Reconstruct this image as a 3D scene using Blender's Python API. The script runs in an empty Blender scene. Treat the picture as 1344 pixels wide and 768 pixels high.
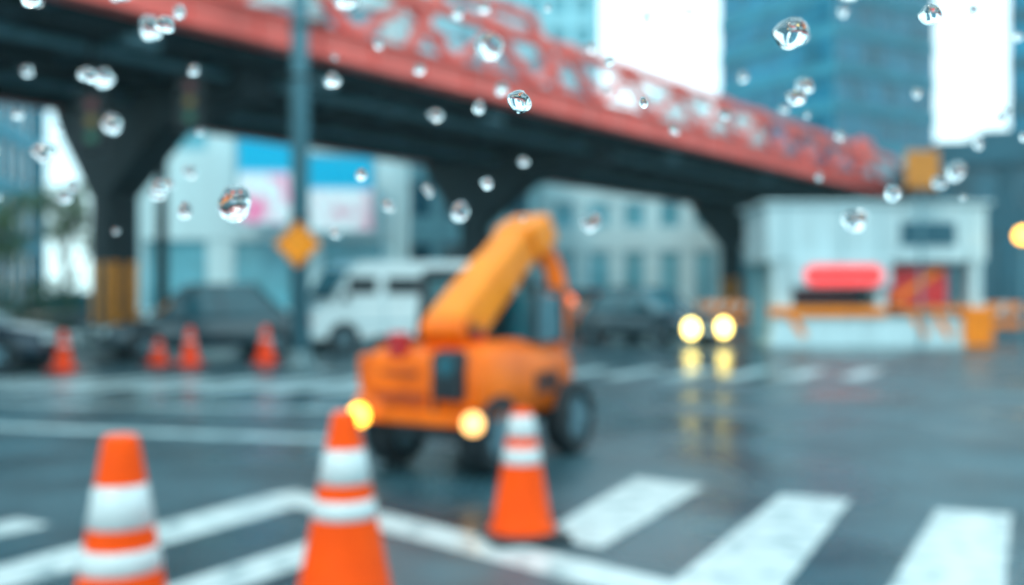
import bpy, bmesh, math, random
from mathutils import Vector, Matrix, noise
random.seed(11)
R=math.radians
scene=bpy.context.scene
scene.view_settings.view_transform='Standard'
scene.view_settings.look='None'
scene.view_settings.exposure=0

# ---------------------------------------------------------------- materials
def mat(name,col,rough=.5,metal=0.,var=.18,scale=4.,emit=None,estr=0.,bump=0.,coat=0.,trans=0.,ior=1.45,streak=False,spec=.5):
    m=bpy.data.materials.new(name); m.use_nodes=True
    nt=m.node_tree; N=nt.nodes; L=nt.links
    b=N['Principled BSDF']
    tc=N.new('ShaderNodeTexCoord'); mp=N.new('ShaderNodeMapping')
    L.new(tc.outputs['Object'],mp.inputs[0])
    if streak: mp.inputs['Scale'].default_value=(1,1,.15)
    nz=N.new('ShaderNodeTexNoise'); nz.inputs['Scale'].default_value=scale; nz.inputs['Detail'].default_value=6
    L.new(mp.outputs[0],nz.inputs['Vector'])
    cr=N.new('ShaderNodeValToRGB')
    cr.color_ramp.elements[0].position=.3; cr.color_ramp.elements[1].position=.7
    cr.color_ramp.elements[0].color=tuple(max(0,c*(1-var)) for c in col)+(1,)
    cr.color_ramp.elements[1].color=tuple(min(1,c*(1+var)) for c in col)+(1,)
    L.new(nz.outputs['Fac'],cr.inputs[0]); L.new(cr.outputs[0],b.inputs['Base Color'])
    b.inputs['Roughness'].default_value=rough; b.inputs['Metallic'].default_value=metal
    b.inputs['Specular IOR Level'].default_value=spec
    b.inputs['Coat Weight'].default_value=coat; b.inputs['Coat Roughness'].default_value=.08
    b.inputs['Transmission Weight'].default_value=trans; b.inputs['IOR'].default_value=ior
    if emit:
        b.inputs['Emission Color'].default_value=tuple(emit)+(1,); b.inputs['Emission Strength'].default_value=estr
    if bump:
        bp=N.new('ShaderNodeBump'); bp.inputs['Strength'].default_value=bump; bp.inputs['Distance'].default_value=.02
        n2=N.new('ShaderNodeTexNoise'); n2.inputs['Scale'].default_value=scale*12; L.new(tc.outputs['Object'],n2.inputs['Vector'])
        L.new(n2.outputs['Fac'],bp.inputs['Height']); L.new(bp.outputs[0],b.inputs['Normal'])
    return m

M_orange=mat('machine_orange',(.92,.140,.001),.42,coat=.06,var=.22,scale=3,spec=.25)
M_boomlit=mat('boom_orange_skylit',(.98,.24,.010),.45,coat=.05,var=.15,scale=3,spec=.25)  # lighter than the machine orange: sky light on the boom put into the colour
M_black=mat('black_steel',(.008,.014,.020),.4)
M_rubber=mat('rubber',(.007,.013,.018),.7)
M_rim=mat('rim_steel',(.16,.27,.32),.35,metal=.5)
M_glass=mat('vehicle_glass',(.02,.10,.13),.06,coat=.5)
M_cabglass=mat('cab_glass',(.008,.11,.15),.06,coat=.5)
M_cone=mat('cone_orange',(.97,.075,.001),.55,var=.12,scale=6,spec=.15)
M_coner=mat('cone_red_orange',(.95,.06,.010),.55,var=.12,scale=6,spec=.15)
M_refl=mat('reflective_collar',(.60,.66,.67),.3,var=.08,scale=12)
M_base=mat('cone_base_black',(.02,.03,.035),.5)
M_amber=mat('amber_lamp',(.9,.4,.05),.3,emit=(1,.50,.05),estr=9)
M_amber2=mat('amber_lamp_dim',(.9,.5,.2),.3,emit=(1,.50,.15),estr=3.2)
M_red2=mat('amber_red_lamp',(.9,.2,.1),.3,emit=(1,.22,.10),estr=2.0)
M_head=mat('headlamp_lit',(.9,.85,.5),.3,emit=(1,.76,.18),estr=11)
M_headoff=mat('headlamp_clear',(.6,.7,.72),.1,coat=.5)
M_tail=mat('tail_lamp',(.6,.03,.02),.3,emit=(1,.10,.06),estr=1.5)
M_tailoff=mat('tail_lamp_off',(.5,.02,.02),.3)
M_led=mat('red_led',(.3,.01,.01),.3,emit=(1,.052,.055),estr=1.3)
M_navy=mat('paint_navy',(.008,.026,.048),.25,coat=.8)
M_grey=mat('paint_grey',(.028,.058,.075),.20,coat=1.0)
M_dark=mat('paint_dark',(.02,.055,.075),.22,coat=.9)
M_redcar=mat('paint_red',(.5,.05,.02),.3,coat=.6)
M_white=mat('paint_white',(.72,.78,.78),.3,coat=.5,var=.06)
M_bridge=mat('bridge_red',(.90,.145,.115),.5,var=.2,scale=1.5,streak=True,spec=.35)
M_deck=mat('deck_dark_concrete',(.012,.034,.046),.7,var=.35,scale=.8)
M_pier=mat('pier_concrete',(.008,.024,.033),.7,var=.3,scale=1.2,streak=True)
M_yellow=mat('hazard_yellow',(.90,.28,.01),.5)
M_sign=mat('sign_amber',(.97,.28,.005),.45,var=.08,spec=.25)
M_pole=mat('galvanised',(.09,.22,.27),.45,metal=.2,streak=True)
M_wallw=mat('wall_white',(.54,.74,.77),.7,var=.12,scale=.6,streak=True)
M_wallp=mat('wall_pale_cyan',(.32,.67,.75),.7,var=.12,scale=.4,streak=True)  # pale tone includes distance mist, put into the wall colour
M_wallg=mat('wall_grey',(.16,.36,.42),.7,var=.2,scale=.5,streak=True)
M_wallt=mat('wall_teal',(.03,.27,.37),.6,var=.2,scale=.4,streak=True)
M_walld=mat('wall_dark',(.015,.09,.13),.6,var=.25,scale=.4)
M_winp=mat('window_pale',(.12,.38,.46),.12,var=.3,scale=.7)
M_wint=mat('window_teal',(.003,.17,.28),.12,var=.6,scale=.3)
M_wind=mat('window_dark',(.01,.08,.12),.12,var=.4,scale=.6)
M_pave=mat('paving',(.12,.19,.21),.4,var=.2,scale=3,bump=.2)
M_kerb=mat('kerb_stone',(.25,.32,.34),.5,bump=.2)
M_leaf=mat('foliage',(.045,.10,.03),.6,var=.5,scale=2)
M_bark=mat('bark',(.05,.045,.04),.8,bump=.4)
M_redp=mat('panel_red',(.50,.02,.025),.45)
M_brown=mat('sign_brown_orange',(.56,.20,.02),.5)
M_booth=mat('booth_white',(.46,.62,.66),.45,var=.14,streak=True)
M_orb=mat('barrier_orange',(.90,.23,.01),.45,spec=.25)

def road_mat():
    m=bpy.data.materials.new('wet_asphalt'); m.use_nodes=True
    nt=m.node_tree; N=nt.nodes; L=nt.links; b=N['Principled BSDF']
    tc=N.new('ShaderNodeTexCoord')
    n1=N.new('ShaderNodeTexNoise'); n1.inputs['Scale'].default_value=.35; n1.inputs['Detail'].default_value=5
    n2=N.new('ShaderNodeTexNoise'); n2.inputs['Scale'].default_value=60; n2.inputs['Detail'].default_value=4
    n3=N.new('ShaderNodeTexNoise'); n3.inputs['Scale'].default_value=.9; n3.inputs['Detail'].default_value=5
    for n in (n1,n2,n3): L.new(tc.outputs['Object'],n.inputs['Vector'])
    c=N.new('ShaderNodeValToRGB'); c.color_ramp.elements[0].position=.38; c.color_ramp.elements[1].position=.62
    c.color_ramp.elements[0].color=(.007,.028,.040,1); c.color_ramp.elements[1].color=(.028,.082,.106,1)
    L.new(n3.outputs['Fac'],c.inputs[0]); L.new(c.outputs[0],b.inputs['Base Color'])
    r=N.new('ShaderNodeMapRange'); r.inputs[1].default_value=.40; r.inputs[2].default_value=.60
    r.inputs[3].default_value=.17; r.inputs[4].default_value=.46
    L.new(n1.outputs['Fac'],r.inputs[0]); L.new(r.outputs[0],b.inputs['Roughness'])
    bs=N.new('ShaderNodeMapRange'); bs.inputs[1].default_value=.42; bs.inputs[2].default_value=.60
    bs.inputs[3].default_value=.35; bs.inputs[4].default_value=.8
    L.new(n1.outputs['Fac'],bs.inputs[0])
    bp=N.new('ShaderNodeBump'); bp.inputs['Distance'].default_value=.005
    L.new(bs.outputs[0],bp.inputs['Strength']); L.new(n2.outputs['Fac'],bp.inputs['Height'])
    L.new(bp.outputs[0],b.inputs['Normal'])
    b.inputs['IOR'].default_value=1.55
    b.inputs['Specular IOR Level'].default_value=1.0
    b.inputs['Specular Tint'].default_value=(.80,.97,1,1)
    return m
M_road=road_mat()
def paint_mat():
    m=mat('road_paint',(.70,.78,.78),.26,var=.1,scale=2)
    nt=m.node_tree; N=nt.nodes; L=nt.links; b=N['Principled BSDF']
    tc=N.new('ShaderNodeTexCoord'); n=N.new('ShaderNodeTexNoise'); n.inputs['Scale'].default_value=6; n.inputs['Detail'].default_value=8
    L.new(tc.outputs['Object'],n.inputs['Vector'])
    r=N.new('ShaderNodeValToRGB'); r.color_ramp.elements[0].position=.30; r.color_ramp.elements[1].position=.50
    r.color_ramp.elements[0].color=(.20,.28,.30,1); r.color_ramp.elements[1].color=(.60,.65,.65,1)
    L.new(n.outputs['Fac'],r.inputs[0]); L.new(r.outputs[0],b.inputs['Base Color'])
    return m
M_paint=paint_mat()
M_paintf=mat('road_paint_worn',(.40,.54,.57),.3,var=.35,scale=3)

# ---------------------------------------------------------------- mesh builder
class MB:
    def __init__(s): s.v=[]; s.f=[]
    def add(s,vs,fs):
        o=len(s.v); s.v+= [Vector(v) for v in vs]; s.f+=[tuple(i+o for i in f) for f in fs]; return s
    def box(s,c,d,rot=None):
        c=Vector(c); hx,hy,hz=d[0]/2,d[1]/2,d[2]/2
        vs=[Vector((x,y,z)) for z in(-hz,hz) for y in(-hy,hy) for x in(-hx,hx)]
        if rot is not None: vs=[rot@v for v in vs]
        return s.add([v+c for v in vs],[(0,2,3,1),(4,5,7,6),(0,1,5,4),(2,6,7,3),(0,4,6,2),(1,3,7,5)])
    def cyl(s,a,b,r0,r1=None,n=20,cap=True):
        a=Vector(a); b=Vector(b); r1=r0 if r1 is None else r1
        q=(b-a).to_track_quat('Z','Y'); vs=[]
        for p,r in((a,r0),(b,r1)):
            for i in range(n):
                t=2*math.pi*i/n; vs.append(p+q@Vector((r*math.cos(t),r*math.sin(t),0)))
        fs=[(i,(i+1)%n,n+(i+1)%n,n+i) for i in range(n)]
        if cap: fs+=[tuple(range(n-1,-1,-1)),tuple(range(n,2*n))]
        return s.add(vs,fs)
    def beam(s,a,b,w,h,w2=None,h2=None):
        a=Vector(a); b=Vector(b); w2=w2 or w; h2=h2 or h
        d=(b-a).normalized(); up=Vector((0,0,1))
        if abs(d.z)>.98: up=Vector((0,1,0))
        x=d.cross(up).normalized(); z=x.cross(d)
        vs=[]
        for p,ww,hh in((a,w,h),(b,w2,h2)):
            for sx,sz in((-1,-1),(1,-1),(1,1),(-1,1)): vs.append(p+x*sx*ww/2+z*sz*hh/2)
        return s.add(vs,[(3,2,1,0),(4,5,6,7),(0,1,5,4),(1,2,6,5),(2,3,7,6),(3,0,4,7)])
    def loft(s,rings):
        n=len(rings[0]); vs=[p for r in rings for p in r]; fs=[]
        for k in range(len(rings)-1):
            for i in range(n):
                j=(i+1)%n; fs.append((k*n+i,k*n+j,(k+1)*n+j,(k+1)*n+i))
        fs+=[tuple(range(n-1,-1,-1)),tuple((len(rings)-1)*n+i for i in range(n))]
        return s.add(vs,fs)
    def lathe(s,c,prof,n=32):
        c=Vector(c); vs=[]
        for r,z in prof:
            for i in range(n):
                t=2*math.pi*i/n; vs.append(c+Vector((r*math.cos(t),r*math.sin(t),z)))
        fs=[]
        for k in range(len(prof)-1):
            for i in range(n):
                j=(i+1)%n; fs.append((k*n+i,k*n+j,(k+1)*n+j,(k+1)*n+i))
        fs+=[tuple(range(n-1,-1,-1)),tuple((len(prof)-1)*n+i for i in range(n))]
        return s.add(vs,fs)
    def obj(s,name,m,parent=None,bevel=0,sub=0,smooth=False,seg=2):
        me=bpy.data.meshes.new(name); me.from_pydata([tuple(v) for v in s.v],[],s.f); me.update()
        bm=bmesh.new(); bm.from_mesh(me); bmesh.ops.recalc_face_normals(bm,faces=bm.faces); bm.to_mesh(me); bm.free()
        me.materials.append(m)
        o=bpy.data.objects.new(name,me); scene.collection.objects.link(o)
        if parent: o.parent=parent
        if bevel:
            b=o.modifiers.new('b','BEVEL'); b.width=bevel; b.segments=seg; b.limit_method='ANGLE'; b.angle_limit=R(40)
        if sub:
            q=o.modifiers.new('s','SUBSURF'); q.levels=sub; q.render_levels=sub
        if smooth or sub:
            for p in me.polygons: p.use_smooth=True
        return o
def empty(name,loc=(0,0,0),rz=0.):
    e=bpy.data.objects.new(name,None); scene.collection.objects.link(e); e.location=loc; e.rotation_euler=(0,0,rz); e.empty_display_size=.3
    return e
def sheet(name,polys,z,m,parent=None):
    b=MB()
    for p in polys: b.add([(x,y,z) for x,y in p],[tuple(range(len(p)))])
    o=b.obj(name,m,parent)
    for p in o.data.polygons:
        if p.normal.z<0: p.flip()
    return o

# ---------------------------------------------------------------- ground, road, markings
sheet('ground',[[(-400,-200),(400,-200),(400,600),(-400,600)]],-.004,mat('ground_wet',(.04,.075,.085),.35,scale=.2))
sheet('road',[[(-70,-15),(70,-15),(70,120),(-70,120)]],0,M_road)
U=Vector((.5,.866)); W=Vector((.866,-.5))
def stripe(a,length,w):
    a=Vector(a); return [tuple(a),tuple(a+W*w),tuple(a+W*w-U*length),tuple(a-U*length)]
pol=[]
pol.append([(.969,7.77),(1.433,7.40),(.50,5.62),(.15,5.92)])
pol.append([(1.924,7.12),(2.37,6.95),(1.05,4.3),(.62,4.62)])
pol.append([(2.83,6.63),(3.25,6.48),(1.75,3.6),(1.33,3.95)])
pol.append(stripe((3.75,6.3),3.2,.42)); pol.append(stripe((4.7,5.8),3.2,.42)); pol.append(stripe((5.6,5.3),3.2,.42))
pol.append(stripe((-1.08,5.95),2.6,.33))
pol.append(stripe((-3.15,6.35),2.4,.33))
sheet('crosswalk_stripes',pol,.008,M_paint)
lin=[[(-1.78,7.05),(-1.60,7.32),(-1.30,6.98),(-1.46,6.70)],
     [(-1.78,7.047),(-1.463,6.697),(-3.1,3.72),(-3.42,3.92)],
     [(-1.298,6.978),(1.05,4.75),(.80,4.50),(-1.458,6.702)]]
sheet('road_edge_line',lin,.004,M_paint)
far=[]
for i in range(15):
    far.append(stripe((-13+i*.95,17.3-i*.05),2.6,.55))
for i in range(6):
    far.append(stripe((1.6+i*1.0,19.0-i*.05),2.2,.4))
far.append([(-8,11.2),(-8,11.5),(-1.6,9.9),(-1.7,9.65)])
far.append([(-9,13.4),(-9,13.65),(-1.5,12.2),(-1.6,12.0)])
sheet('lane_markings',far,.004,M_paintf)

# ---------------------------------------------------------------- cones
def cone(name,x,y,h,rb,rt,bands,base_mat,cmat=M_cone,rz=0):
    e=empty(name,(x,y,.012),rz)
    bh=.035*h/.75
    b=MB(); s=rb*1.28
    b.box((0,0,bh/2),(2*s,2*s,bh)).obj('base',base_mat,e,bevel=.012)
    def r(z): return rb+(rt-rb)*((z-bh)/(h-bh))
    MB().lathe((0,0,0),[(rb*1.12,bh),(rb*1.04,bh+.02),(r(bh+.05),bh+.05),(r(h*.5),h*.5),(r(h-.03),h-.03),(rt*.96,h-.006),(rt*.7,h)]).obj('body',cmat,e,smooth=True)
    for k,(z0,z1) in enumerate(bands):
        MB().lathe((0,0,0),[(r(z0)-.004,z0),(r(z0)+.004,z0+.003),(r(z1)+.004,z1-.003),(r(z1)-.004,z1)]).obj('reflective_band_%d'%(k+1),M_refl,e,smooth=True)
    return e
cone('traffic_cone',.058,5.90,.75,.185,.060,[(.43,.525),(.585,.715)],M_base,rz=.3)
cone('traffic_cone',-.715,4.25,.93,.225,.050,[(.485,.565),(.63,.775)],M_cone,rz=.1)
cone('traffic_cone',-1.67,4.25,.83,.205,.070,[(.26,.36),(.445,.625)],M_cone,rz=.5)
for x,y,h in((-8.25,18.3,.74),(-6.40,19.8,.74),(-5.10,20.6,.74),(-7.1,20.0,.5)):
    cone('traffic_cone',x,y,h,.19,.05,[(h*.62,h*.70)],M_coner,M_coner)

# ---------------------------------------------------------------- wheels
def wheel(par,name,x,y,r,w,hub=M_rim):
    e_t=MB(); n=36; prof=[(-w/2,r*.62),(-w/2,r*.93),(-w*.36,r),(w*.36,r),(w/2,r*.93),(w/2,r*.62)]
    vs=[];fs=[]
    for px,pr in prof:
        for i in range(n):
            t=2*math.pi*i/n; vs.append((x+px,y+pr*math.cos(t),r+pr*math.sin(t)))
    k=len(prof)
    for a in range(k):
        for i in range(n):
            j=(i+1)%n; c=(a+1)%k; fs.append((a*n+i,a*n+j,c*n+j,c*n+i))
    e_t.add(vs,fs).obj(name+'_tyre',M_rubber,par,smooth=True)
    h=MB(); h.cyl((x-w*.3,y,r),(x+w*.3,y,r),r*.62,n=24); h.cyl((x-w*.45,y,r),(x+w*.45,y,r),r*.18,n=12)
    for i in range(5):
        t=2*math.pi*i/5
        for sx in(-1,1):
            h.beam((x+sx*w*.36,y,r),(x+sx*w*.36,y+r*.58*math.cos(t),r+r*.58*math.sin(t)),.05,.07)
    h.obj(name+'_rim',hub,par,bevel=.004)

# ---------------------------------------------------------------- telehandler
def telehandler():
    e=empty('telehandler',(-.215,8.73,.004),R(-30))
    ch=MB(); ch.box((-.04,0,.37),(.62,1.9,.16)); ch.box((0,-.65,.33),(.9,.1,.1)); ch.box((0,.65,.33),(.9,.1,.1)); ch.box((0,-.3,.36),(.95,.5,.14)); ch.obj('chassis',M_black,e,bevel=.01)
    f=MB()
    prof=[(-.93,.42),(-.95,.70),(-.90,.93),(-.80,.99),(-.25,1.01),(-.25,.42)]
    f.loft([[(x,y,z) for y,z in prof] for x in(-.60,-.3,.10)]); f.obj('front_body',M_orange,e,bevel=.04,seg=3)
    g=MB()
    def ring(y,w,zt,zb=.44,cx=.28):
        p=[]
        for i in range(13):
            t=math.pi*i/12; p.append((cx+w*math.cos(t),y,zb+.25+(zt-zb-.25)*math.sin(t)**.7))
        p+=[(cx-w,y,zb),(cx+w,y,zb)]
        return p
    g.loft([ring(-.96,.16,.86,.5),ring(-.92,.22,.97),ring(-.6,.245,1.05),ring(0,.240,1.05),ring(.5,.22,1.0),ring(.72,.19,.94)]); g.obj('engine_hood',M_orange,e,smooth=True)
    b=MB(); b.loft([[(x,y,z) for y,z in[(.25,.45),(.25,.98),(.75,.98),(.90,.88),(.92,.5),(.85,.45)]] for x in(-.58,0,.07)]); b.obj('rear_body',M_orange,e,bevel=.03)
    MB().box((-.26,0,.50),(.62,.55,.14)).box((-.56,.0,.66),(.06,.5,.3)).obj('side_tank',M_orange,e,bevel=.02)
    v=MB()
    for i in range(5): v.box((.525,-.05+i*.09,.68),(.012,.05,.18))
    v.obj('hood_vents',M_black,e)
    MB().box((-.25,-.955,.60),(.5,.02,.1)).box((-.25,-.955,.80),(.36,.02,.05)).obj('front_grille',mat('grille_brown',(.40,.055,.003),.5),e,bevel=.005)
    MB().box((.10,-.955,.70),(.035,.06,.52)).obj('hood_gap',M_black,e)
    for n,x,y in(('fl',-.54,-.65),('rl',-.54,.65)):
        fm=MB(); N=9; r0=.375;r1=.40
        rings=[]
        for i in range(N):
            t=R(15)+R(150)*i/(N-1)
            c,s=math.cos(t),math.sin(t)
            rings.append([(x-.15,y+c*r0,.32+s*r0),(x+.15,y+c*r0,.32+s*r0),(x+.15,y+c*r1,.32+s*r1),(x-.15,y+c*r1,.32+s*r1)])
        fm.loft(rings); fm.obj('fender_'+n,M_orange,e,bevel=.006)
    MB().box((-.68,-.72,.78),(.13,.30,.30)).obj('left_locker',M_orange,e,bevel=.03)
    MB().box((-.70,-.60,1.0),(.12,.05,.16)).obj('mirror',M_black,e,bevel=.01)
    MB().box((-.02,-1.03,.46),(1.16,.09,.10)).obj('bumper',M_orange,e,bevel=.015)
    MB().box((-.35,-.97,.46),(.07,.03,.1)).box((.3,-.97,.46),(.07,.03,.1)).obj('bumper_brackets',M_black,e)
    for n,x,m in(('left',-.55,M_amber),('right',.54,M_amber2)):
        MB().cyl((x,-1.08,.455),(x,-1.125,.455),.084,.076,n=28).obj('amber_lamp_'+n,m,e,smooth=False)
        MB().cyl((x,-1.05,.455),(x,-1.082,.455),.092,n=28).obj('lamp_rim_'+n,M_black,e)
    MB().box((.27,-.985,.80),(.25,.14,.40)).obj('headlight_housing',M_black,e,bevel=.04,seg=3)
    MB().cyl((.27,-1.05,.88),(.27,-1.075,.88),.08,n=20).obj('headlight_lens',M_glass,e)
    c=MB()
    pp=[(-.57,-.22),(.10,-.22),(.10,.55),(-.57,.55)]
    for x,y in pp: c.cyl((x,y,.98),(x*.95+.0,y*.92+.03,1.60),.04,n=12)
    q=[(x*.95,y*.92+.03,1.60) for x,y in pp]
    for i in range(4): c.cyl(q[i],q[(i+1)%4],.045,n=12)
    c.obj('cab_frame',M_black,e,smooth=True)
    MB().box((-.222,.19,1.640),(.62,.70,.035)).obj('cab_roof',M_black,e,bevel=.012)
    MB().box((-.235,.17,1.30),(.60,.66,.56)).obj('cab_glazing',mat('cab_glass_clear',(.30,.55,.60),.05,trans=.85,ior=1.1),e,bevel=.01)
    MB().box((-.22,.25,1.08),(.3,.3,.12)).box((-.22,.38,1.28),(.3,.08,.36)).obj('seat',M_black,e,bevel=.03)
    MB().box((.33,.25,1.22),(.30,.50,.42)).obj('side_glazing',M_cabglass,e,bevel=.02)
    MB().beam((.48,.0,1.02),(.48,.02,1.52),.04,.04).beam((.48,.5,1.0),(.48,.48,1.46),.04,.04).beam((.48,.0,1.50),(.48,.50,1.46),.04,.04).obj('side_guard_frame',M_black,e)
    A=Vector((.05,-.66,1.13)); B=Vector((.16,.42,2.00))
    d=(B-A).normalized()
    bo=MB(); bo.beam(A-d*.02,A+d*.86,.39,.34,.37,.32); bo.obj('boom_outer',M_boomlit,e,bevel=.035,seg=3)
    MB().beam(A+d*.80,B,.34,.29,.34,.28).obj('boom_inner',M_boomlit,e,bevel=.02)
    hd=MB(); hd.beam(B-d*.20,B+Vector((.03,.14,.05)),.46,.33,.42,.27); hd.obj('boom_head',M_boomlit,e,bevel=.05,seg=3)
    MB().box(tuple(A+Vector((-.0,-.03,-.03))),(.42,.22,.32),Matrix.Rotation(R(38),3,'X')).obj('boom_foot',M_orange,e,bevel=.06,seg=4)
    MB().cyl(A+Vector((-.27,0,0)),A+Vector((.27,0,0)),.05,n=16).obj('pivot_pin',M_black,e)
    MB().beam((-.15,-.62,1.0),(-.14,-.52,1.12),.10,.12).beam((.26,-.62,1.0),(.25,-.52,1.12),.06,.16).obj('pivot_bracket',M_coner,e,bevel=.01)
    MB().box((-.32,-.86,1.02),(.16,.12,.20)).obj('red_tail_marker',M_redp,e,bevel=.02)
    MB().beam(A+d*.15,A+d*.75,.402,.06,.385,.05).obj('boom_stripe',M_sign,e)
    P=[Vector((.24,.48,1.92)),Vector((.33,.60,1.62)),Vector((.37,.66,1.30)),Vector((.34,.68,1.0)),Vector((.27,.66,.75))]
    ra=MB()
    for i in range(4): ra.beam(P[i],P[i+1]+(P[i+1]-P[i])*.06,.15,.18-.01*i)
    ra.obj('rear_arm',M_orange,e,bevel=.02)
    MB().cyl((.30,.30,1.05),(.30,.48,1.45),.05,n=14).cyl((.30,.47,1.42),(.26,.50,1.80),.028,n=12).obj('lift_cylinder',M_rim,e,smooth=True)
    MB().cyl((.05,-.55,1.02),(.1,-.15,1.30),.035,n=12).obj('tilt_cylinder',M_coner,e,smooth=True)
    wheel(e,'front_left',-.50,-.65,.32,.24); wheel(e,'front_right',.42,-.65,.32,.24)
    wheel(e,'rear_left',-.50,.62,.32,.24); wheel(e,'rear_right',.51,.58,.33,.22)
telehandler()

# ---------------------------------------------------------------- cars
def car(name,loc,rz,paint,L=4.4,Wd=1.78,H=1.48,lit=False,tail=False):
    e=empty(name,loc,rz); h=L/2; w=Wd/2
    st=[(-h,w*.74,.34,.52,.60),(-h+.12,w*.88,.24,.58,.70),(-h+.55,w*.98,.20,.66,.80),(-h+1.15,w,.20,.72,.90),(-.3,w,.20,.74,.95),
        (.6,w,.20,.76,.97),(h-.9,w,.20,.78,1.0),(h-.35,w*.96,.22,.78,1.0),(h-.06,w*.86,.30,.72,.92),(h,w*.76,.36,.60,.80)]
    rings=[]
    for y,ww,zb,zs,zt in st:
        rings.append([(-ww*.9,y,zb),(-ww,y,zb+.12),(-ww,y,zs),(-ww*.88,y,zt),(-ww*.4,y,zt+.03),(ww*.4,y,zt+.03),(ww*.88,y,zt),(ww,y,zs),(ww,y,zb+.12),(ww*.9,y,zb)])
    MB().loft(rings).obj('body',paint,e,sub=1)
    yb0,yb1=-h+1.15,h-.42; yt0,yt1=-h+1.95,h-1.15
    zb,zt=.92,H
    gw,gt=w*.88,w*.70
    g=MB(); rs=[]
    for k in range(5):
        t=k/4; z=zb+(zt-.05-zb)*t; a=yb0+(yt0-yb0)*t**.9; b=yb1+(yt1-yb1)*t**.9; ww=gw+(gt-gw)*t
        rs.append([(-ww,a+.08,z),(-ww*.5,a,z),(ww*.5,a,z),(ww,a+.08,z),(ww,b-.08,z),(ww*.5,b,z),(-ww*.5,b,z),(-ww,b-.08,z)])
    g.loft(rs).obj('windows',M_glass,e,bevel=.02)
    r=MB(); r.loft([[(x*gt*1.01,y,H-.07) for x,y in((-1,yt0+.05),(1,yt0+.05),(1,yt1-.05),(-1,yt1-.05))],
                    [(x*gt*.98,y,H-.02) for x,y in((-1,yt0+.02),(1,yt0+.02),(1,yt1-.02),(-1,yt1-.02))],
                    [(x*gt*.8,y,H) for x,y in((-1,yt0+.2),(1,yt0+.2),(1,yt1-.2),(-1,yt1-.2))]]).obj('roof',paint,e,bevel=.02)
    p=MB()
    for sx in(-1,1):
        p.beam((sx*gw*1.01,yb0+.1,zb),(sx*gt*1.01,yt0+.08,zt-.05),.07,.05)
        p.beam((sx*gw*1.01,yb1-.1,zb),(sx*gt*1.01,yt1-.08,zt-.05),.12,.05)
        p.beam((sx*gw*1.01,.25,zb),(sx*gt*1.01,.2,zt-.05),.07,.05)
    p.obj('pillars',paint,e)
    m=MB()
    for sx in(-1,1): m.box((sx*(w+.08),yb0+.45,.98),(.2,.1,.14))
    m.obj('mirrors',paint,e,bevel=.03)
    MB().box((0,-h+.03,.42),(Wd*.62,.1,.16)).box((0,-h+.0,.56),(Wd*.40,.1,.08)).obj('grille',M_black,e,bevel=.02)
    MB().box((0,-h-.035,.45),(.46,.02,.11)).obj('number_plate',M_white,e)
    for i,sx in enumerate((-1,1)):
        if lit:
            o=MB().lathe((0,0,0),[(.05,-.02),(.22,0),(.20,.06),(.02,.09)]).obj('headlamp_%d'%(i+1),M_head,e,smooth=True)
            o.rotation_euler=(R(90),0,0); o.location=(sx*w*.70,-h-.0,.50)
        else:
            o=MB().box((0,0,0),(.36,.14,.14)).obj('headlamp_%d'%(i+1),M_headoff,e,bevel=.04)
            o.location=(sx*w*.68,-h+.04,.62)
    t=MB()
    for sx in(-1,1): t.box((sx*w*.72,h-.02,.78),(.3,.1,.15))
    t.obj('tail_lamps',M_tail if tail else M_tailoff,e,bevel=.03)
    a=MB()
    for sx in(-1,1):
        for y in(-h+.85,h-.85): a.cyl((sx*(w-.12),y,.33),(sx*(w+.004),y,.33),.385,n=28)
    a.obj('wheel_arches',M_black,e)
    for i,(sx,y) in enumerate(((-1,-h+.85),(1,-h+.85),(-1,h-.85),(1,h-.85))): wheel(e,'wheel_%d'%(i+1),sx*(w-.09),y,.32,.22)
    MB().box((w+.0,-.1,.55),(.02,L*.42,.05)).box((-w-.0,-.1,.55),(.02,L*.42,.05)).obj('side_trim',M_black,e)
    return e
car('parked_car',(-7.0,22.5,0),R(-58),M_grey,L=4.5,H=1.66)
car('parked_car',(-10.6,18.6,0),R(95),M_navy,L=4.3,H=1.55)
car('car',(3.85,28.4,0),R(36),M_dark,L=4.6,H=1.62,lit=True)
car('car',(2.6,37.5,0),R(170),M_redcar,L=4.2,tail=True,H=1.6)
car('parked_car',(-13.5,30,0),R(-80),M_dark,L=4.3)

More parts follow.
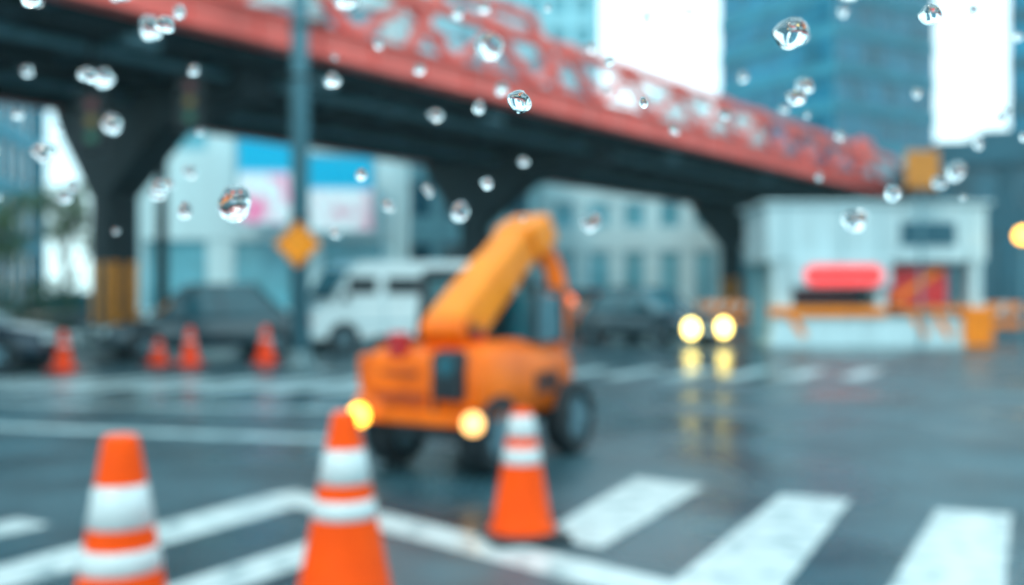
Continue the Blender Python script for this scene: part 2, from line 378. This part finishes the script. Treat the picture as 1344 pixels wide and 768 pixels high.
def van(name,loc,rz):
    e=empty(name,loc,rz); L=4.7;h=L/2;w=.92
    prof=[(-h,.35),(-h,.85),(-h+.18,1.05),(-h+.55,1.22),(-h+1.05,2.05),(-h+1.45,2.22),(h-.15,2.25),(h,2.10),(h,.35)]
    rings=[[(x*1.0,y*(1 if abs(x)<w else .985),z if z<2.0 else z-(0 if abs(x)<w*.9 else .08)) for y,z in prof] for x in(-w,-w*.86,w*.86,w)]
    MB().loft(rings).obj('body',M_white,e,bevel=.05,seg=3)
    MB().loft([[(x,-h+.575,1.28),(x,-h+1.03,2.0),(x,-h+.99,2.02),(x,-h+.535,1.30)] for x in(-w*.86,w*.86)]).obj('windscreen',M_glass,e)
    s=MB()
    for sx in(-1,1):
        x=sx*(w+.004)
        for y0,y1 in((-h+.95,-h+1.7),(-h+1.95,-h+3.0),(-h+3.15,h-.3)): s.box((x,(y0+y1)/2,1.62),(.03,y1-y0,.42))
    s.obj('side_windows',M_black,e,bevel=.01)
    MB().box((0,h+.002,1.6),(1.3,.03,.5)).obj('rear_window',M_glass,e)
    MB().box((0,-h-.005,.62),(1.1,.05,.22)).obj('grille',M_black,e,bevel=.02)
    MB().box((0,-h-.03,.42),(1.86,.14,.18)).box((0,h+.03,.42),(1.86,.14,.18)).obj('bumpers',M_wallg,e,bevel=.03)
    k=MB()
    for sx in(-1,1): k.box((sx*.72,-h+.0,.82),(.3,.08,.2))
    k.obj('headlamps',M_headoff,e,bevel=.02)
    k=MB()
    for sx in(-1,1): k.box((sx*1.03,-h+.85,1.35),(.18,.1,.26))
    k.obj('mirrors',M_black,e,bevel=.03)
    k=MB()
    for sx in(-1,1):
        k.box((sx*(w+.004),-.45,.95),(.015,.02,1.1)); k.box((sx*(w+.004),.7,.95),(.015,.02,1.1)); k.box((sx*(w+.004),0,.7),(.02,2.4,.05))
    k.obj('door_seams',M_wallg,e)
    a=MB()
    for sx in(-1,1):
        for y in(-h+.85,h-.95): a.cyl((sx*(w-.1),y,.36),(sx*(w+.006),y,.36),.41,n=28)
    a.obj('wheel_arches',M_black,e)
    for i,(sx,y) in enumerate(((-1,-h+.85),(1,-h+.85),(-1,h-.95),(1,h-.95))): wheel(e,'wheel_%d'%(i+1),sx*(w-.08),y,.34,.22)
van('white_van',(-3.2,25.2,0),R(-58))

# ---------------------------------------------------------------- bridge
D=Vector((.614,.789,0)); Pn=Vector((-.789,.614,0)); O=Vector((-7.2,17,0))
ang=math.atan2(D.y,D.x)
def bp(t,o,z): return O+D*t+Pn*o+Vector((0,0,z))
def bridge():
    e=empty('elevated_bridge'); RZ=Matrix.Rotation(ang,3,'Z')
    t0,t1=-30,47.5; tm=(t0+t1)/2; TL=t1-t0
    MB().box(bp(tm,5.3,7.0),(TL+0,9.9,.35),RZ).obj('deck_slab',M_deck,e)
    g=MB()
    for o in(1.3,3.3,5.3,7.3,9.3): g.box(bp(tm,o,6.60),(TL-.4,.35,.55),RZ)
    g.obj('deck_girders',M_deck,e)
    g=MB(); t=t0+1
    while t<t1: g.box(bp(t,5.25,6.66),(.25,9.4,.30),RZ); t+=2.4
    g.obj('cross_beams',M_walld,e)
    for nm,o in(('near_girder',.18),('far_girder',10.4)):
        m=MB(); m.box(bp(tm,o,6.78),(TL,.22,.62),RZ); m.box(bp(tm,o,6.46),(TL,.5,.06),RZ); m.box(bp(tm,o,7.10),(TL,.5,.06),RZ)
        t=t0
        while t<t1: m.box(bp(t,o,6.78),(.07,.36,.57),RZ); t+=1.6
        m.obj(nm,M_bridge,e,bevel=.01)
    for nm,o in(('near_truss',.18),('far_truss',10.4)):
        m=MB(); zt=8.38; zb=7.13; p=3.3
        m.beam(bp(t0,o,zt),bp(t1-3,o,zt),.28,.28)
        t=t0
        while t+p<=t1-2.5:
            m.beam(bp(t,o,zb),bp(t+p/2,o,zt-.1),.22,.22); m.beam(bp(t+p/2,o,zt-.1),bp(t+p,o,zb),.22,.22)
            m.box(bp(t+p/2,o,zb+.02),(.5,.3,.14),RZ); m.box(bp(t+p/2,o,zt),(.55,.34,.36),RZ)
            t+=p
        m.beam(bp(t1-3,o,zt),bp(t1-1,o,zb),.24,.24)
        m.obj(nm,M_bridge,e,bevel=.01)
    m=MB()
    m.beam(bp(8,.18,7.13),bp(9.2,.18,8.95),.24,.24); m.beam(bp(9.2,.18,8.95),bp(12.8,.18,8.95),.24,.24); m.beam(bp(12.8,.18,8.95),bp(14.2,.18,7.13),.24,.24)
    m.beam(bp(11,.18,8.95),bp(11,.18,7.13),.18,.18)
    m.box(bp(40,.18,8.3),(1.4,.4,1.2),RZ)
    m.obj('portal_frame',M_bridge,e,bevel=.01)
    hr=MB(); 
    for z in(7.5,7.9): hr.cyl(bp(t0,.5,z),bp(t1,.5,z),.03,n=8)
    t=t0
    while t<t1: hr.cyl(bp(t,.5,7.15),bp(t,.5,8.0),.025,n=8); t+=1.2
    hr.obj('handrail',M_bridge,e)
    for i,t in enumerate((-12,4.9,19.3,40.8)):
        o=7.6; pr=MB()
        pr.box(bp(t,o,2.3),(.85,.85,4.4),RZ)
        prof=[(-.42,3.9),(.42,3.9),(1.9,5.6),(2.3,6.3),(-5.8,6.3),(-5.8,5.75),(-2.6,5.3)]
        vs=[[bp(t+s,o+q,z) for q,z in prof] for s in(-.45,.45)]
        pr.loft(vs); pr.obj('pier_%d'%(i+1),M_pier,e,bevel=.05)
        c=MB()
        MB().box(bp(t,o,.35),(1.3,1.3,.5),RZ).obj('pier_%d_plinth'%(i+1),M_pave,e,bevel=.03)
        for k in range(2):
            for sx in(-1,1):
                c.box(bp(t-.24+k*.48,o-sx*.432,1.45),(.25,.012,1.55),RZ)
                c.box(bp(t-sx*.432,o-.24+k*.48,1.45),(.012,.25,1.55),RZ)
        c.obj('pier_%d_hazard_stripes'%(i+1),M_yellow,e)
    m=MB()
    for o,r in((2.3,.10),(6.3,.13)): m.cyl(bp(t0,o,6.22),bp(t1-1,o,6.22),r,n=12)
    t=t0+3
    while t<t1-3:
        m.box(bp(t,2.3,6.28),(.10,.34,.3),RZ); m.box(bp(t,6.3,6.28),(.10,.4,.3),RZ); t+=4.1
    m.obj('slung_pipes',M_pole,e)
    m=MB()
    for t in(-4,1.5,6,12,22,30): m.box(bp(t,.9,6.15),(.7,.28,.16),RZ); m.cyl(bp(t,.9,6.2),bp(t,.9,6.5),.03,n=8)
    m.obj('underdeck_lights',M_pole,e,bevel=.02)
bridge()
def hanging_signal(x,y,z,rz,H):
    e=empty('traffic_signal',(x,y,z),rz)
    MB().box((0,0,0),(.36,.22,1.0)).obj('housing',M_black,e,bevel=.04)
    MB().box((0,.13,0),(.56,.03,1.2)).obj('backboard',M_black,e)
    for k,c in enumerate(((.25,.02,.02),(.28,.16,.02),(.02,.18,.10))):
        MB().cyl((0,-.11,.31-.31*k),(0,-.125,.31-.31*k),.11,n=20).obj('lens_%d'%(k+1),mat('signal_lens_%d'%k,c,.2),e)
        MB().box((0,-.19,.44-.31*k),(.24,.16,.02)).obj('visor_%d'%(k+1),M_black,e)
    MB().cyl((0,0,.5),(0,0,H-z),.045,n=10).obj('hanger',M_black,e)
hanging_signal(-8.1,19.2,4.75,R(15),6.5); hanging_signal(-6.6,20.4,5.35,R(15),6.5)
def median():
    RZ=Matrix.Rotation(ang,3,'Z')
    e=empty('median_island')
    MB().box(bp(18,7.7,.06),(90,3.0,.12),RZ).obj('paving',M_pave,e)
    MB().box(bp(18,6.13,.07),(90,.14,.14),RZ).box(bp(18,9.27,.07),(90,.14,.14),RZ).obj('kerb',M_kerb,e,bevel=.02)
median()
def leaves(name,fn,n,size,parent=None):
    b=MB()
    for _ in range(n):
        c=fn(); q=Vector((random.gauss(0,1),random.gauss(0,1),random.gauss(0,1))).normalized(); r=q.orthogonal().normalized(); s2=q.cross(r)
        s=size*random.uniform(.6,1.4)
        b.add([c+r*s,c+s2*s*.5,c-r*s,c-s2*s*.5],[(0,1,2,3)])
    return b.obj(name,M_leaf,parent)
def hedgef():
    t=random.uniform(-9,3.6); return bp(t,random.uniform(6.6,8.8),.15+abs(random.random())**.7*(1.55+.35*math.sin(t*2.1)+.2*math.sin(t*5)))
leaves('hedge',hedgef,8000,.07)
def tree(x,y,H,rad):
    e=empty('tree',(x,y,.12)); t=MB(); cl=[]
    t.cyl((0,0,0),(.1,0,H*.45),.17,.12,n=12)
    for i in range(9):
        a=i*2.4; z=H*(.35+.06*i); r=rad*random.uniform(.5,.95)
        p=(r*math.cos(a),r*math.sin(a),z+H*.18+random.uniform(0,.6)); t.cyl((.1,0,z*.85),p,.07,.02,n=8); cl.append(Vector(p))
        q=Vector(p)*.7+Vector((random.uniform(-.5,.5),random.uniform(-.5,.5),H*.25)); cl.append(q); t.cyl(Vector(p)*.6+Vector((0,0,z*.35)),q,.04,.015,n=6)
    t.obj('trunk',M_bark,e,smooth=True)
    def fn():
        c=random.choice(cl); v=Vector((random.gauss(0,.42),random.gauss(0,.42),random.gauss(0,.32))); return c+v*rad*.5
    leaves('crown',fn,2600,.09,e)
tree(-21.0,40,4.5,1.6); tree(-18.9,42,5.6,1.4)

# ---------------------------------------------------------------- buildings
def building(name,cx,cy,w,d,h,rz,wall,glass,fl=3.3,bay=2.4,bh=1.0,pw=.6,base=4.0,pier_p=.12,band_p=.18):
    e=empty(name,(cx,cy,0),rz)
    MB().box((0,0,h/2),(w-.5,d-.5,h)).obj('glazing',glass,e)
    b=MB(); z=base
    while z<h-bh: 
        b.box((0,0,z+bh/2),(w-.5+2*band_p,d-.5+2*band_p,bh)); z+=fl
    b.box((0,0,h+.3),(w-.3+2*band_p,d-.3+2*band_p,1.0)); b.box((0,0,.35),(w-.2,d-.2,.7))
    b.obj('floor_bands',wall,e)
    p=MB(); n=max(2,round(w/bay))
    for i in range(n+1):
        x=-w/2+.25+i*(w-.5)/n
        for sy in(-1,1): p.box((x,sy*(d/2-.25),h/2),(pw,2*pier_p,h-.1))
    n=max(2,round(d/bay))
    for i in range(n+1):
        y=-d/2+.25+i*(d-.5)/n
        for sx in(-1,1): p.box((sx*(w/2-.25),y,h/2),(2*pier_p+.006,pw,h-.12))
    p.obj('wall_piers',wall,e)
    r=MB(); r.box((w*.15,0,h+1.8),(w*.3,d*.4,2.2)).box((-w*.25,d*.1,h+1.4),(w*.15,d*.25,1.4)); r.obj('roof_plant',wall,e)
    return e
building('glass_tower',30.8,98,14.6,14.6,62,R(32),M_wallt,M_wint,fl=3.4,bay=2.9,bh=.9,pw=.18,pier_p=.08,band_p=.2)
building('glass_tower',44.6,74.7,13,13,70,R(-28),M_walld,M_wint,fl=3.4,bay=1.6,bh=.9,pw=.2,pier_p=.08,band_p=.14)
building('office_tower',-1,125,23,14,40,R(-4),M_wallp,M_winp,fl=3.6,bay=3,bh=1.6,pw=1.1)
building('office_tower',-19,92,14,14,40,R(-10),M_wallw,M_winp,fl=3.6,bay=2.5,bh=1.2,pw=.8)
building('office_building',8.6,66,13.5,10,11.5,R(0),M_wallw,M_winp,fl=3.0,bay=2.2,bh=1.5,pw=.9)
building('office_building',-2.2,56,7.2,9,12.5,R(0),M_wallg,M_wind,fl=3.2,bay=1.8,bh=1.4,pw=.6)
building('commercial_building',-11.4,49,12.2,9,14.5,R(4),M_wallw,M_winp,fl=5.2,bay=4.0,bh=4.0,pw=1.2,base=3.8)
building('office_building',-37,62,12,12,24,R(12),M_wallt,M_wind,fl=3.4,bay=2.2,bh=.9,pw=.6)
building('low_rise_building',26,76,20,10,8.5,R(0),M_wallg,M_winp,fl=3.1,bay=2.5,bh=1.2,pw=.8)
building('low_rise_building',-22,66,8,10,6,R(5),M_wallp,M_wind,fl=3.2,bay=2.5,bh=1.2,pw=.8)
building('shop_building',28,46,18,12,7,R(-12),M_walld,M_wind,fl=3.2,bay=2.5,bh=1.0,pw=.6)

def billboard_mat(name,seed,pink):
    m=bpy.data.materials.new(name); m.use_nodes=True; nt=m.node_tree;N=nt.nodes;L=nt.links;b=N['Principled BSDF']
    tc=N.new('ShaderNodeTexCoord'); sp=N.new('ShaderNodeSeparateXYZ'); L.new(tc.outputs['Generated'],sp.inputs[0])
    cr=N.new('ShaderNodeValToRGB'); cr.color_ramp.elements[0].position=.53; cr.color_ramp.elements[0].color=(.62,.76,.80,1)
    cr.color_ramp.elements[1].position=.60; cr.color_ramp.elements[1].color=(.0,.36,.58,1)
    L.new(sp.outputs['Z'],cr.inputs[0])
    nz=N.new('ShaderNodeTexNoise'); nz.noise_dimensions='4D'; nz.inputs['W'].default_value=seed; nz.inputs['Scale'].default_value=3.0
    L.new(tc.outputs['Generated'],nz.inputs['Vector'])
    r2=N.new('ShaderNodeMapRange'); r2.inputs[1].default_value=.46; r2.inputs[2].default_value=.6
    L.new(nz.outputs['Fac'],r2.inputs[0])
    lt=N.new('ShaderNodeMath'); lt.operation='LESS_THAN'; lt.inputs[1].default_value=.54; L.new(sp.outputs['Z'],lt.inputs[0])
    mu=N.new('ShaderNodeMath'); mu.operation='MULTIPLY'; L.new(r2.outputs[0],mu.inputs[0]); L.new(lt.outputs[0],mu.inputs[1])
    mx=N.new('ShaderNodeMix'); mx.data_type='RGBA'; L.new(mu.outputs[0],mx.inputs[0]); L.new(cr.outputs[0],mx.inputs[6]); mx.inputs[7].default_value=tuple(pink)+(1,)
    L.new(mx.outputs[2],b.inputs['Base Color']); L.new(mx.outputs[2],b.inputs['Emission Color']); b.inputs['Emission Strength'].default_value=.28  # mild glow added to the image colours, as on a lit screen
    b.inputs['Roughness'].default_value=.5; b.inputs['Specular IOR Level'].default_value=.2
    return m
def billboard(x,y,z,w,h,m,rz):
    e=empty('billboard',(x,y,z),rz)
    MB().box((0,0,0),(w,.12,h)).obj('panel',m,e)
    MB().box((0,.1,h/2+.08),(w+.3,.3,.14)).box((0,.1,-h/2-.08),(w+.3,.3,.14)).box((-w/2-.08,.1,0),(.14,.3,h)).box((w/2+.08,.1,0),(.14,.3,h)).obj('frame',M_wallg,e)
    MB().box((0,.45,0),(w*.8,.7,.2)).obj('brackets',M_pole,e)
billboard(-10.5,43.2,6.4,2.7,3.9,billboard_mat('screen_blossom',1.3,(.75,.22,.40)),R(4))
billboard(-7.6,43.4,5.75,3.0,3.2,billboard_mat('screen_street',5.2,(.55,.28,.38)),R(4))

# ---------------------------------------------------------------- booth at right
def booth():
    e=empty('site_booth',(9.6,26.2,0))
    w=5.8
    MB().box((0,1.25,3.0),(w,2.5,1.5)).obj('upper_cabin',M_booth,e,bevel=.05)
    MB().box((0,1.3,3.80),(w+.25,2.8,.10)).obj('roof',M_booth,e,bevel=.03)
    k=MB()
    for x in(-w/2+.45,-w/2+3.05,w/2-.25): k.box((x,.4,1.13),(.5 if x<0 else .3,.7,2.24))
    k.obj('columns',M_booth,e,bevel=.03)
    MB().box((0,1.9,1.13),(w-.1,.2,2.24)).obj('back_wall',M_wallg,e)
    MB().box((1.15,.4,1.62),(1.7,.12,1.05)).obj('red_panel',M_redp,e,bevel=.02)
    MB().beam((.5,.32,1.2),(1.8,.32,2.05),.02,.16).obj('panel_stripe',M_orb,e)
    MB().box((-1.1,1.0,1.45),(1.9,.1,.5)).obj('inner_red_panel',mat('panel_maroon',(.22,.07,.09),.5),e)
    MB().box((0,.02,.50),(w-.2,.35,.55)).obj('counter',M_booth,e,bevel=.03)
    MB().box((-1.3,-.02,.95),(w*.52,.45,.24)).box((1.6,-.02,1.0),(w*.40,.45,.14)).obj('counter_band',M_orb,e,bevel=.02)
    c=MB()
    for x in(-2.3,.9,1.5): c.beam((x,-.17,.85),(x+.35,-.17,.30),.02,.18)
    c.obj('hazard_chevrons',M_orb,e)
    MB().box((2.55,-.08,.55),(.75,.5,1.0)).obj('end_barrier',M_orb,e,bevel=.03)
    MB().box((0,.1,.13),(w,.7,.24)).obj('plinth',M_booth,e,bevel=.02)
    MB().box((1.35,-.02,3.0),(1.45,.06,.62)).obj('dark_name_board',M_walld,e,bevel=.01)
    s=MB()
    for x in(-2.4,-.9,.1,2.4): s.box((x,-.004,3.0),(.03,.03,1.4))
    s.obj('panel_seams',M_wallg,e)
    MB().box((-1.0,-.1,1.98),(2.7,.12,.80)).obj('led_housing',M_booth,e,bevel=.04)
    l=MB(); hr=.26; n=10; pts=[]
    for i in range(n+1):
        t=R(90)+math.pi*i/n; pts.append((-.76+hr*math.cos(t),hr*math.sin(t)))
    for i in range(n+1):
        t=R(-90)+math.pi*i/n; pts.append((.76+hr*math.cos(t),hr*math.sin(t)))
    l.loft([[(-.93+x,yy,1.90+z) for x,z in pts] for yy in(-.22,-.165)]); l.obj('led_bar',M_led,e)
booth()
def small_sign():
    e=empty('square_warning_sign',(10.35,25.2,0))
    MB().cyl((0,0,0),(0,0,4.9),.04,n=12).obj('post',M_pole,e)
    MB().box((0,-.08,4.55),(.85,.06,.95)).obj('plate',M_brown,e,bevel=.03)
small_sign()
def lamp(x,y,h,m,name='post_lantern'):
    e=empty(name,(x,y,0))
    MB().cyl((0,0,0),(0,0,h),.06,.045,n=12).obj('post',M_pole,e)
    MB().lathe((0,0,h),[(.05,0),(.15,.04),(.20,.16),(.14,.30),(.02,.34)]).obj('lantern',m,e,smooth=True)
lamp(12.85,25,2.72,M_amber)
lamp(1.80,31.5,1.05,M_red2)  # red post light added in place of a distant car's tail lamp

def pole():
    e=empty('utility_pole',(-4.05,19,0))
    MB().cyl((0,0,0),(0,0,14),.19,.15,n=20).obj('shaft',M_pole,e,smooth=True)
    MB().cyl((0,0,0),(0,0,.35),.28,.24,n=20).obj('footing',M_pave,e)
    m=MB()
    for z in(2.0,2.8,5.5,6.5): m.cyl((0,0,z),(0,0,z+.06),.205,n=20)
    m.box((.3,-.05,6.6),(.5,.1,.1)); m.obj('bands',M_black,e)
    d=empty('diamond_warning_sign',(-4.04,18.76,2.36))
    RX=Matrix.Rotation(R(45),3,'Y')
    MB().box((0,0,0),(.62,.02,.62),RX).obj('plate',M_sign,d,bevel=.008)
    a=MB()
    for k in range(4):
        t=R(90*k); c=RX@Vector((math.cos(t)*.265,-.013,math.sin(t)*.265))
        a.box(c,(.015,.006,.52) if k%2==0 else (.48,.006,.015),RX)
    a.obj('border',M_black,d)
    MB().box((0,-.013,-.03),(.035,.006,.22)).box((0,-.0135,.10),(.12,.006,.04),Matrix.Rotation(R(45),3,'Y')).box((0,-.014,.10),(.04,.006,.12),Matrix.Rotation(R(45),3,'Y')).obj('symbol',M_brown,d)
    MB().box((0,.03,0),(.35,.03,.06)).obj('bracket',M_black,d)
pole()
def barrier(x,y,w,h,rz=0):
    e=empty('construction_barrier',(x,y,0),rz)
    MB().box((0,0,h*.82),(w,.05,h*.26)).box((0,0,h*.42),(w,.05,h*.2)).obj('boards',M_orb,e,bevel=.01)
    k=MB()
    for i in range(4): k.beam((-w/2+.15+i*w/4,-.03,h*.70),(-w/2+.15+i*w/4+.2,-.03,h*.94),.012,.12)
    k.obj('stripes',M_white,e)
    l=MB()
    for sx in(-1,1): l.beam((sx*w*.42,-.3,0),(sx*w*.42,0,h),.05,.05).beam((sx*w*.42,.3,0),(sx*w*.42,0,h),.05,.05)
    l.obj('legs',M_black,e)
barrier(7.6,36,1.9,1.2,R(5)); barrier(2.5,32.5,1.3,1.2); barrier(9.4,37,1.5,1.1); barrier(14.5,30,2.2,1.2,R(-20))
e=empty('pavement')
MB().box((-14,52,.06),(60,22,.12)).obj('paving',M_pave,e)
MB().box((-14,40.93,.07),(60,.14,.14)).obj('kerb',M_kerb,e,bevel=.02)
e=empty('lamp_post',(-10.9,31,0))
MB().cyl((0,0,0),(0,0,6.2),.20,.16,n=16).obj('shaft',M_pier,e,smooth=True)
MB().cyl((0,0,0),(0,0,.4),.3,.26,n=16).obj('footing',M_pave,e)
MB().box((0,-.3,6.0),(.3,.9,.14)).obj('lamp_head',M_black,e,bevel=.03)

# ---------------------------------------------------------------- rain
def rain():
    b=bmesh.new(); bmesh.ops.create_icosphere(b,subdivisions=3,radius=1)
    bv=[v.co.copy() for v in b.verts]; bf=[tuple(v.index for v in f.verts) for f in b.faces]; b.free()
    V=[];F=[]
    rr=random.Random(33)
    for _ in range(1150):
        x=-1.2+2.4*rr.random()**1.9; y=rr.uniform(.45,1.15); z=rr.uniform(1.50,2.2)
        r=rr.uniform(.0025,.0070)
        if rr.random()<.14: r*=1.75
        o=len(V); sx=rr.uniform(.8,1.25); sd=rr.uniform(0,100)
        for v in bv:
            k=r*(1+.40*noise.noise(v*.9+Vector((sd,0,0))))
            V.append((x+v.x*k*sx,y+v.y*k*.7,z+v.z*k))
        F+=[tuple(i+o for i in f) for f in bf]
    me=bpy.data.meshes.new('raindrops'); me.from_pydata(V,[],F); me.update()
    for p in me.polygons: p.use_smooth=True
    m=mat('water',(1,1,1),.0,var=0,trans=1,ior=1.33); me.materials.append(m)
    o=bpy.data.objects.new('raindrops',me); scene.collection.objects.link(o)
rain()

# ---------------------------------------------------------------- mist
def mist():
    o=MB().box((0,75,40),(300,190,84)).obj('mist',M_white)
    m=bpy.data.materials.new('mist_air'); m.use_nodes=True; nt=m.node_tree; nt.nodes.clear()
    ou=nt.nodes.new('ShaderNodeOutputMaterial'); v=nt.nodes.new('ShaderNodeVolumeScatter')
    v.inputs['Color'].default_value=(.70,.98,1,1); v.inputs['Density'].default_value=.0008; v.inputs['Anisotropy'].default_value=.3
    nt.links.new(v.outputs[0],ou.inputs['Volume']); o.data.materials[0]=m
mist()

# ---------------------------------------------------------------- world, sun, camera
w=bpy.data.worlds.new('World'); scene.world=w; w.use_nodes=True
nt=w.node_tree; N=nt.nodes; L=nt.links; N.clear()
out=N.new('ShaderNodeOutputWorld')
sky=N.new('ShaderNodeTexSky'); sky.sky_type='NISHITA'; sky.sun_disc=False; sky.sun_elevation=R(48); sky.sun_rotation=R(25)
b1=N.new('ShaderNodeBackground'); b1.inputs[1].default_value=.06; L.new(sky.outputs[0],b1.inputs[0])
tc=N.new('ShaderNodeTexCoord'); nz=N.new('ShaderNodeTexNoise'); nz.inputs['Scale'].default_value=1.6; nz.inputs['Detail'].default_value=5
L.new(tc.outputs['Generated'],nz.inputs['Vector'])
cr=N.new('ShaderNodeValToRGB'); cr.color_ramp.elements[0].position=.35; cr.color_ramp.elements[1].position=.6
cr.color_ramp.elements[0].color=(.40,.80,.91,1); cr.color_ramp.elements[1].color=(.66,.95,.99,1)
L.new(nz.outputs['Fac'],cr.inputs[0])
b2=N.new('ShaderNodeBackground'); b2.inputs[1].default_value=1.75; L.new(cr.outputs[0],b2.inputs[0])
ad=N.new('ShaderNodeAddShader'); L.new(b1.outputs[0],ad.inputs[0]); L.new(b2.outputs[0],ad.inputs[1]); L.new(ad.outputs[0],out.inputs[0])
s=bpy.data.lights.new('sun','SUN'); s.energy=1.5; s.angle=R(14); s.color=(1,.88,.76)
so=bpy.data.objects.new('sun',s); scene.collection.objects.link(so)
so.rotation_euler=(R(42),0,R(-25))
cam=bpy.data.cameras.new('camera'); co=bpy.data.objects.new('camera',cam); scene.collection.objects.link(co)
co.location=(0,0,1.45); co.rotation_euler=(R(90),0,0); cam.lens=35; cam.sensor_width=36; cam.clip_end=1500; cam.clip_start=.05
cam.dof.use_dof=True; cam.dof.focus_distance=.44; cam.dof.aperture_fstop=35/ (0.70*405/35); cam.dof.aperture_blades=0
scene.camera=co
